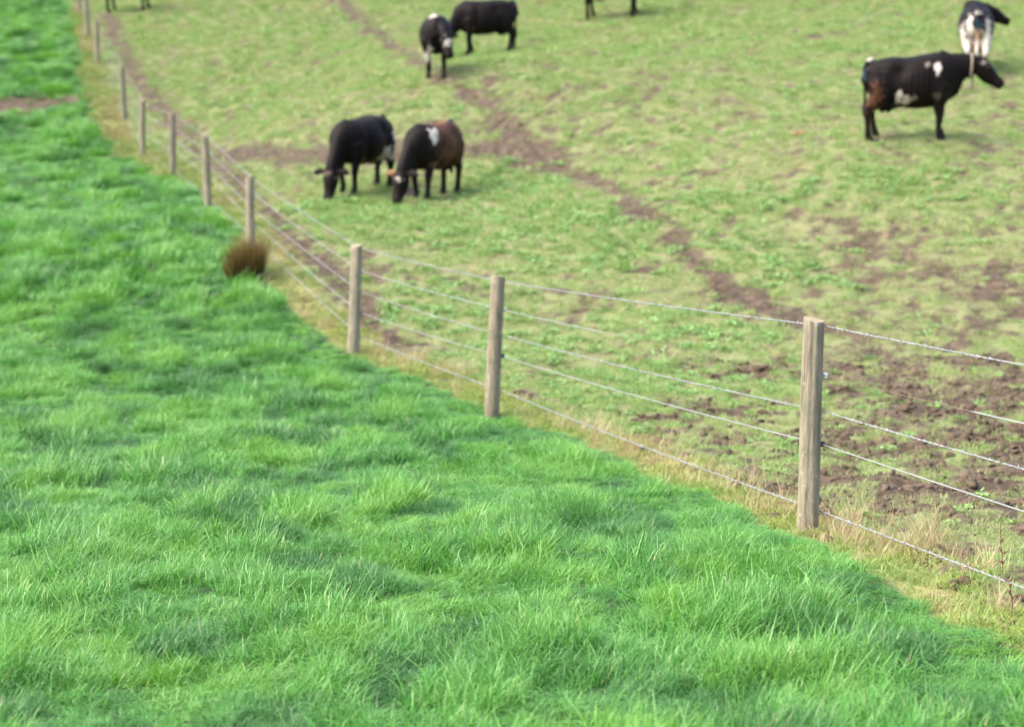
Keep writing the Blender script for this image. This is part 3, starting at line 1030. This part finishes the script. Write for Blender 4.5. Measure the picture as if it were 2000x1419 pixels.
def make_cow(label, loc, yaw, poll, muzzle, spots, scale=1.0, stride=(0, 0, 0, 0), headside=None, base=BLACK, tailsway=0.0, fat=1.0, sx=.88, drop=0.0):
    x0, y0 = loc
    cy, sy = math.cos(R(yaw)), math.sin(R(yaw))
    z0 = float(ground_z(np.array([x0]), np.array([y0]))[0])
    def dz(lx, ly):
        wx = x0 + scale * (sx * lx * cy - ly * sy); wy = y0 + scale * (sx * lx * sy + ly * cy)
        return (float(ground_z(np.array([wx]), np.array([wy]))[0]) - z0) / scale
    # body follows the slope a little
    fz = (dz(.5, .17) + dz(.5, -.17)) / 2; hz = (dz(-.6, .17) + dz(-.6, -.17)) / 2
    def lift(x):
        return hz + (fz - hz) * (x + .6) / 1.1
    V_, F_ = [], []
    def S(x, top, bot, w):
        top -= drop * max(0, min(1.2, (x + .1) / .6))
        return (Vector((x, 0, (top + bot) / 2 + lift(x))), w * fat, (top - bot) / 2)
    loft(V_, F_, [S(-.84, 1.13, .92, .10), S(-.79, 1.18, .82, .17), S(-.68, 1.22, .73, .225), S(-.52, 1.245, .65, .27), S(-.34, 1.265, .57, .305), S(-.1, 1.25, .475, .35),
                  S(.15, 1.27, .455, .36), S(.38, 1.31, .48, .32), S(.55, 1.33, .50, .265), S(.70, 1.29, .53, .225), S(.82, 1.16, .58, .165), S(.90, 1.02, .66, .09)], n=22, e=2.25)
    # neck and head
    pl = Vector(poll); mz = Vector(muzzle)
    nb = Vector((.62, 0, 1.02 - drop + lift(.62)))
    pl = pl + Vector((0, 0, lift(pl.x) if pl.z > .7 else dz(pl.x, pl.y))); mz = mz + Vector((0, 0, lift(pl.x) if mz.z > .4 else dz(mz.x, mz.y)))
    nd = (pl - nb)
    side_n = Vector((0, 1, 0)) if abs(nd.normalized().y) < .6 else Vector((-1, 0.3, 0))
    hd = (mz - pl).normalized()
    hs = Vector((0, 0, 1)).cross(Vector((hd.x, hd.y, 0))) if Vector((hd.x, hd.y, 0)).length > .15 else Vector((0, 1, 0))
    hs.normalize()
    if headside: hs = Vector(headside).normalized()
    mid = nb.lerp(pl, .5) + Vector((0, 0, .02))
    loft(V_, F_, [(nb - Vector((.16, 0, -.03)), .20, .32), (nb + nd * .08, .175, .29), (mid - nd * .12, .14, .235), (mid + nd * .15, .118, .185), (pl - nd.normalized() * .05, .105, .145), (pl + hd * .05, .10, .11)],
         side=(side_n if abs(nd.normalized().y) >= .6 else (Vector((0, 1, 0)) * .6 + hs * .4)), n=18)
    fw = hd.cross(hs); fw = fw if fw.z > 0 or abs(fw.z) < .3 else -fw
    if fw.x < 0 and abs(fw.z) < .5: fw = -fw
    H = [(-.05, .085, .09, 0), (.05, .12, .135, -.015), (.16, .128, .15, -.02), (.27, .106, .135, -.02), (.37, .088, .106, -.012), (.45, .092, .092, 0), (.51, .094, .086, 0), (.55, .07, .062, 0)]
    loft(V_, F_, [(pl + hd * t + fw * o, a, b) for t, a, b, o in H], side=hs, n=16)
    # ears
    for s_ in (1, -1):
        e0 = pl + hs * (s_ * .09) + hd * .02 - fw * .01
        e1 = e0 + hs * (s_ * .12) + Vector((0, 0, .0)) - hd * .01
        e2 = e0 + hs * (s_ * .25) + Vector((0, 0, -.02)) + hd * .015
        loft(V_, F_, [(e0, .022, .022), (e1, .06, .024), (e1.lerp(e2, .6), .055, .02), (e2, .012, .012)], side=hd, n=10)
    # legs
    for k, (fx, s_) in enumerate(((1, 1), (1, -1), (-1, 1), (-1, -1))):
        st = stride[k]
        if fx > 0:
            f = (.50 + st, s_ * .165); g_ = dz(*f)
            top = Vector((.52, s_ * .20, .86 + fz)); el = Vector((.47 + st * .15, s_ * .20, .70 + fz))
            kn = Vector((.505 + st * .6, s_ * .17, .39 + g_ * .7 + fz * .3))
            fe = Vector((.49 + st, s_ * .165, .115 + g_))
            hf = Vector((f[0] + .025, f[1], .05 + g_)); ho = Vector((f[0] + .04, f[1], 0.0 + g_))
            loft(V_, F_, [(top, .10, .17), (el, .10, .145), (el.lerp(kn, .55), .074, .09), (kn, .064, .068), (kn.lerp(fe, .3), .05, .052), (kn.lerp(fe, .75), .046, .049), (fe, .054, .06), (hf, .06, .066), (ho, .066, .076)], n=12)
        else:
            f = (-.69 + st, s_ * .165); g_ = dz(*f)
            top = Vector((-.50, s_ * .17, 1.02 + hz)); th = Vector((-.53, s_ * .19, .84 + hz)); sf = Vector((-.58 + st * .3, s_ * .185, .66 + hz))
            hk = Vector((-.755 + st * .75, s_ * .17, .455 + g_ * .7 + hz * .3))
            fe = Vector((-.715 + st, s_ * .165, .115 + g_))
            hf = Vector((f[0] + .0, f[1], .05 + g_)); ho = Vector((f[0] + .02, f[1], 0.0 + g_))
            loft(V_, F_, [(top, .12, .25), (th, .125, .245), (sf, .11, .20), (sf.lerp(hk, .55), .075, .12), (hk, .062, .076), (hk.lerp(fe, .25), .052, .056), (hk.lerp(fe, .75), .048, .051), (fe, .055, .061), (hf, .06, .066), (ho, .066, .076)], n=12)
    # udder and teats
    loft(V_, F_, [(Vector((-.60, 0, .68 + hz)), .09, .10), (Vector((-.54, 0, .60 + hz)), .15, .14), (Vector((-.42, 0, .56 + hz)), .165, .14), (Vector((-.28, 0, .56 + hz)), .13, .10), (Vector((-.16, 0, .58 + hz)), .06, .05)], n=14)
    for tx in (-.50, -.38):
        for s_ in (1, -1):
            loft(V_, F_, [(Vector((tx, s_ * .075, .50 + hz)), .026, .026), (Vector((tx, s_ * .08, .42 + hz)), .022, .022), (Vector((tx, s_ * .08, .395 + hz)), .014, .014)], n=8)
    # tail
    loft(V_, F_, [(Vector((-.68, 0, 1.225 + hz)), .05, .05), (Vector((-.78, 0, 1.185 + hz)), .04, .04), (Vector((-.838, tailsway * .3, 1.08 + hz)), .03, .03), (Vector((-.822, tailsway * .6, .82 + hz)), .026, .026), (Vector((-.81, tailsway, .60 + hz)), .032, .032),
                  (Vector((-.82, tailsway * 1.1, .46 + hz)), .045, .04), (Vector((-.82, tailsway * 1.2, .34 + hz)), .02, .02)], n=10)
    tmp = bpy.data.meshes.new("tmp"); tmp.from_pydata([tuple(v) for v in V_], [], F_); tmp.update()
    to = bpy.data.objects.new("tmp", tmp); COL.objects.link(to)
    rm = to.modifiers.new("r", 'REMESH'); rm.mode = 'VOXEL'; rm.voxel_size = 0.016
    sm = to.modifiers.new("s", 'SMOOTH'); sm.factor = 0.5; sm.iterations = 5
    dg = bpy.context.evaluated_depsgraph_get()
    me = bpy.data.meshes.new_from_object(to.evaluated_get(dg))
    bpy.data.objects.remove(to); bpy.data.meshes.remove(tmp)
    me.name = "body"
    n = len(me.vertices)
    co = np.empty(n * 3, np.float32); me.vertices.foreach_get("co", co); co = co.reshape(-1, 3)
    nrm = np.empty(n * 3, np.float32); me.vertices.foreach_get("normal", nrm); nrm = nrm.reshape(-1, 3)
    lf0 = hz + (fz - hz) * (co[:, 0] + .6) / 1.1
    q0 = co.copy(); q0[:, 2] -= lf0
    disp = np.zeros(n, np.float32)
    ay = np.abs(q0[:, 1])
    for (bx, by, bz, rx, ry, rz, am) in ((-.40, .24, 1.14, .14, .12, .10, .018), (-.80, .13, 1.08, .06, .08, .07, .03), (-.24, .33, 1.04, .13, .2, .12, -.05), (.50, .27, .98, .14, .2, .26, .03), (.32, .33, .85, .07, .2, .25, -.02),
                                         (-.62, .24, .98, .12, .12, .10, -.02), (-.05, 0.0, 1.27, .8, .035, .08, .022), (.50, .2, .68, .1, .15, .1, .02), (.76, .2, .8, .08, .2, .2, -.015)):
        disp += am * np.exp(-((q0[:, 0] - bx) / rx) ** 2 - ((ay - by) / ry) ** 2 - ((q0[:, 2] - bz) / rz) ** 2)
    disp += .006 * np.sin(q0[:, 0] * 62) * np.exp(-((q0[:, 0] - .12) / .24) ** 2 - ((q0[:, 2] - .85) / .25) ** 2) * (ay > .2)
    co = co + nrm * disp[:, None]
    me.vertices.foreach_set("co", co.astype(np.float32).ravel())
    lf = hz + (fz - hz) * (co[:, 0] + .6) / 1.1
    p = co.copy(); p[:, 2] -= lf * np.clip(co[:, 2] / .6, 0, 1)
    w1 = fbm(p[:, 0] * 7 + p[:, 1] * 3, p[:, 2] * 7 - p[:, 1] * 4, 3, 60 + x0)
    w1 = w1 + 0.7 * fbm(p[:, 0] * 19 + p[:, 1] * 5, p[:, 2] * 19 - p[:, 1] * 7, 2, 90 + x0)
    colr = np.ones((n, 4), np.float32); colr[:, :3] = base
    # brownish fading on the legs and belly edge of sun-bleached black hide
    for (cx_, cy_, cz_, rx, ry, rz, c_, soft) in spots:
        d = np.sqrt(((p[:, 0] - cx_) / rx) ** 2 + ((p[:, 1] - cy_) / ry) ** 2 + ((p[:, 2] - cz_) / rz) ** 2) + 0.75 * w1
        k = 1 - sstep(1 - soft, 1 + soft * .4, d)
        colr[:, :3] = colr[:, :3] * (1 - k[:, None]) + np.array(c_) * k[:, None]
    hoof = 1 - sstep(.045, .07, np.minimum(p[:, 2], 9))
    me.polygons.foreach_set("use_smooth", [True] * len(me.polygons))
    cattr = me.color_attributes.new("coat", 'FLOAT_COLOR', 'POINT')
    cattr.data.foreach_set("color", colr.ravel())
    me.materials.clear(); me.materials.append(M['coat'])
    root = empty("cow", (x0, y0, z0), R(yaw))
    root.scale = (scale * sx, scale, scale)
    tag(root, label, "cow", "cows in the hillside paddock")
    body = bpy.data.objects.new("body", me); COL.objects.link(body); body.parent = root
    for s_ in (1, -1):
        bm = bmesh.new(); bmesh.ops.create_uvsphere(bm, u_segments=10, v_segments=8, radius=.021)
        em = bpy.data.meshes.new("eye"); bm.to_mesh(em); bm.free(); em.materials.append(M['eye'])
        em.polygons.foreach_set("use_smooth", [True] * len(em.polygons))
        eo = bpy.data.objects.new("eye", em); COL.objects.link(eo); eo.parent = root
        eo.location = pl + hd * .15 + hs * (s_ * .112) + fw * .05
    return root, pl, mz, lift


UP = ((1.10, 0, 1.38), (1.42, 0, 1.12))
A, _, _, _ = make_cow("black grazing cow with white marks on its hind leg, closest to the fence", (-2.54, 28.0), 241, (1.10, .04, .50), (1.24, .06, .05),
    [(-.66, .22, .90, .10, .2, .12, WHITE, .3), (-.40, .2, .60, .16, .3, .12, WHITE, .3), (-.6, .2, .55, .09, .25, .08, WHITE, .3), (.36, .2, .55, .06, .2, .05, TAN, .5),
     (1.17, .05, .36, .14, .08, .05, (.08, .06, .05), .6), (-.1, 0, 1.3, .5, .4, .1, DKBROWN, .6)], 1.0, (.06, -.1, .05, -.08), tailsway=.05, drop=.11)
B, _, _, _ = make_cow("brown and black cow grazing with white shoulder patch and blue paint on its tail", (-1.31, 27.45), 245, (1.10, -.06, .52), (1.25, -.09, .05),
    [(-.12, .2, .98, .62, .7, .50, BROWN, .5), (-.1, 0, 1.32, .6, .3, .12, (.20, .11, .055), .6), (.55, .24, 1.04, .08, .2, .13, WHITE, .25), (.44, .2, 1.13, .11, .2, .055, WHITE, .25), (-.70, .15, .93, .09, .16, .14, WHITE, .3),
     (-.66, .2, .58, .10, .2, .10, (.35, .27, .2), .4), (-.74, .08, 1.17, .13, .16, .08, BLUE, .4), (1.19, -.06, .40, .14, .07, .06, WHITE, .3), (1.08, -.28, .50, .1, .12, .06, TAN, .4), (.5, .2, .60, .1, .12, .08, TAN, .5), (-.65, .2, .35, .1, .2, .2, DKBROWN, .5)],
    1.0, (.10, -.16, .08, -.06), tailsway=-.03, drop=.10)
C, plC, mzC, liftC = make_cow("black cow standing side on with head raised, wearing a pale neck strap", (6.30, 26.25), -3, (1.18, -.03, 1.14), (1.52, -.08, .85),
    [(.42, -.25, 1.06, .075, .2, .11, WHITE, .3), (.22, -.25, 1.14, .05, .2, .05, (.2, .17, .14), .5), (-.26, -.25, .66, .06, .25, .13, WHITE, .3), (-.12, -.25, .60, .08, .25, .09, (.45, .40, .33), .4), (.0, -.25, .62, .07, .2, .05, (.25, .21, .15), .5),
     (-.74, -.02, 1.27, .09, .12, .06, (.4, .36, .33), .4), (-.84, -.05, 1.0, .07, .12, .14, TEAL, .4), (-.66, -.1, .60, .16, .3, .30, BROWN, .6), (-.66, -.1, .3, .12, .3, .25, DKBROWN, .6), (.42, -.2, .66, .08, .2, .10, (.06, .05, .035), .6), (1.24, -.1, 1.16, .05, .15, .05, (.15, .13, .11), .5)],
    1.0, (.07, .0, .12, -.05), tailsway=-.02)
D, _, _, _ = make_cow("black and white cow seen from behind with blue rump paint, head turned aside", (9.03, 32.5), 77, (.92, -.26, 1.10), (1.08, -.58, .90),
    [(-.6, 0, .58, .55, .6, .40, WHITE, .2), (-.78, .15, .98, .2, .07, .24, WHITE, .3), (-.78, -.2, .9, .25, .06, .3, WHITE, .3), (-.55, .3, .75, .4, .2, .22, WHITE, .3), (-.85, 0, 1.02, .2, .08, .15, TEAL, .4), (-.7, 0, 1.24, .14, .09, .06, WHITE, .3), (-.74, 0, .8, .2, .08, .16, PINK, .5), (-.45, 0, .52, .25, .2, .16, PINK, .4), (-.55, -.02, .42, .2, .12, .1, (.32, .15, .07), .5)],
    .96, (0, 0, .05, -.08), tailsway=.0)
Ecow, _, _, _ = make_cow("black cow walking down the dirt track with white blaze and white foreleg", (-1.62, 35.6), 272, (1.02, .20, .98), (1.18, .30, .52),
    [(.60, -.05, 1.31, .16, .10, .14, WHITE, .3), (1.11, .25, .80, .12, .10, .15, WHITE, .3), (.7, -.14, .55, .25, .08, .16, WHITE, .35), (.55, -.17, .38, .2, .1, .14, WHITE, .35)], .98, (.12, -.10, -.1, .1))
Fcow, _, _, _ = make_cow("plain black cow standing side on behind the cow on the track", (-.60, 39.3), 192, (1.06, .02, .58), (1.2, .06, .06), [(.42, .2, .62, .06, .15, .06, BROWN, .5), (-.78, 0, 1.22, .1, .12, .08, (.1, .14, .2), .5)], .98, (.05, -.12, .13, -.08), drop=.06)
Gcow, _, _, _ = make_cow("cow cropped by the top edge of the photo, only legs showing", (2.74, 44.3), 2, (1.10, 0, 1.38), (1.46, 0, 1.15), [(.5, -.17, .50, .12, .1, .12, WHITE, .3), (-.45, 0, .5, .3, .2, .14, PINK, .4), (-.6, -.2, .4, .15, .12, .3, BROWN, .5)], 1.05, (.1, -.05, .08, -.1))
Hcow, _, _, _ = make_cow("dark cow by the far fence corner, only its lower legs showing", (-12.0, 52.7), -4, (1.10, 0, 1.38), (1.46, 0, 1.15), [], 1.0, (.1, .0, .05, -.05))


def collar():
    """webbing strap round the neck of the standing cow with a loose hanging end"""
    nb = Vector((.62, 0, 1.02 + liftC(.62))); nd = plC - nb
    c = nb + nd * .74
    t = (nd.normalized() + Vector((0, 0, -.25))).normalized()
    rings = []
    verts, faces = [], []
    for off in (-.017, .017):
        for r_ in (0.0, .012):
            verts.extend(ring(c + t * off, t, Vector((0, 1, 0)), .130 + r_, .185 + r_, 24, 2.1))
    n = 24
    for j in range(n):
        k = (j + 1) % n
        faces += [(n + j, n + k, 3 * n + k, 3 * n + j), (j, k, 2 * n + k, 2 * n + j), (j, k, n + k, n + j), (2 * n + j, 2 * n + k, 3 * n + k, 3 * n + j)]
    o = mesh_obj("neck_strap", verts, faces, M['collar'], C)
    low = c - t.cross(Vector((0, 1, 0))).normalized() * .172
    low = c + Vector((.03, -.03, -.165))
    b = len(verts)
    v2, f2 = [], []
    for s_ in range(5):
        q = s_ / 4
        cc = low + Vector((.015 * q, -.01 * q, .03 - .2 * q))
        for dx, dy in ((-.02, -.006), (.02, -.006), (.02, .006), (-.02, .006)):
            v2.append(cc + Vector((dx, dy, 0)))
    for s_ in range(4):
        for j in range(4):
            f2.append((s_ * 4 + j, s_ * 4 + (j + 1) % 4, s_ * 4 + 4 + (j + 1) % 4, s_ * 4 + 4 + j))
    f2 += [(3, 2, 1, 0), (16, 17, 18, 19)]
    mesh_obj("strap_end", v2, f2, M['collar'], o, smooth=False)


collar()


# ------------------------------------------------------------------ small things by the fence
def rush_clump():
    x, y = -3.52, 21.45
    z = float(ground_z(np.array([x]), np.array([y]))[0])
    rr = np.random.default_rng(5)
    def b_(v, f, a, b):
        for (ox, oy, R0, n_, hh) in ((.05, 0, .15, 1400, 1.0), (-.10, -.05, .10, 600, .78), (.14, .05, .08, 500, 1.08), (-.16, -.10, .06, 250, .55)):
            for _ in range(n_):
                r = R0 * math.sqrt(rr.random()); th = rr.uniform(0, 6.283)
                px, py = r * math.cos(th), r * math.sin(th)
                az = math.atan2(py, px) + rr.normal(0, .9)
                L = rr.uniform(.22, .58) * hh * (1 + .25 * rr.normal() * .6)
                blade(v, f, a, b, (px + ox, py + oy, -.03), az, max(L, .1), rr.uniform(.004, .009), abs(rr.normal(.06, .14)) + .15 * r / R0, rr.uniform(.0, 0.9), rr.random(), 3, rr.normal(0, .8))
    o = proto("rush_clump", M['rush'], b_)
    COL.objects.link(o)
    o.location = (x, y, z)
    o.scale = (1, 1, 1.15)
    tag(o, "withered brown rush clump at the foot of a fence post", "plant")


rush_clump()


def dock_stalk(x, y, h, seed, label):
    rr = np.random.default_rng(seed)
    z = float(ground_z(np.array([x]), np.array([y]))[0])
    verts, faces, rust = [], [], []
    lean = Vector((rr.normal(0, .05), rr.normal(0, .05), 1))
    pts = [lean * (h * t) + Vector((.012 * math.sin(5 * t), 0, 0)) - Vector((0, 0, .02)) for t in np.linspace(0, 1, 9)]
    tube_add(verts, faces, rust, pts, [.003 * (1 - .5 * t) for t in np.linspace(0, 1, 9)], 0, 5)
    for k in range(9):
        t = rr.uniform(.45, .98); p = pts[int(t * 8)]
        d = Vector((rr.normal(), rr.normal(), 1.2)).normalized() * rr.uniform(.015, .035)
        tube_add(verts, faces, rust, [p, p + d * .5, p + d], [.0015, .004, .0015], 0, 4)
    o = mesh_obj("dead_weed_stalk", verts, faces, M['stalk'])
    o.location = (x, y, z)
    tag(o, label, "weed")


dock_stalk(2.28, 7.40, .40, 1, "taller dead brown weed stalk standing by the bottom wire at the frame edge")
dock_stalk(2.22, 7.05, .22, 2, "shorter dead brown weed stalk below the taller one by the bottom wire")


def cow_pat():
    x, y = 4.77, 27.55
    z = float(ground_z(np.array([x]), np.array([y]))[0])
    bm = bmesh.new(); bmesh.ops.create_icosphere(bm, subdivisions=3, radius=.13)
    for v in bm.verts:
        c = v.co; k = 1 + .15 * math.sin(20 * c.x + 1) * math.sin(17 * c.y) + .08 * math.sin(33 * c.z)
        v.co = Vector((c.x * k * 1.2, c.y * k, max(c.z, -.02) * k * .6))
    me = bpy.data.meshes.new("dung_heap"); bm.to_mesh(me); bm.free(); me.materials.append(M['dung'])
    me.polygons.foreach_set("use_smooth", [True] * len(me.polygons))
    o = bpy.data.objects.new("dung_heap", me); COL.objects.link(o); o.location = (x, y, z)
    tag(o, "small reddish brown dung heap on the turf behind the standing cow", "dung")


cow_pat()
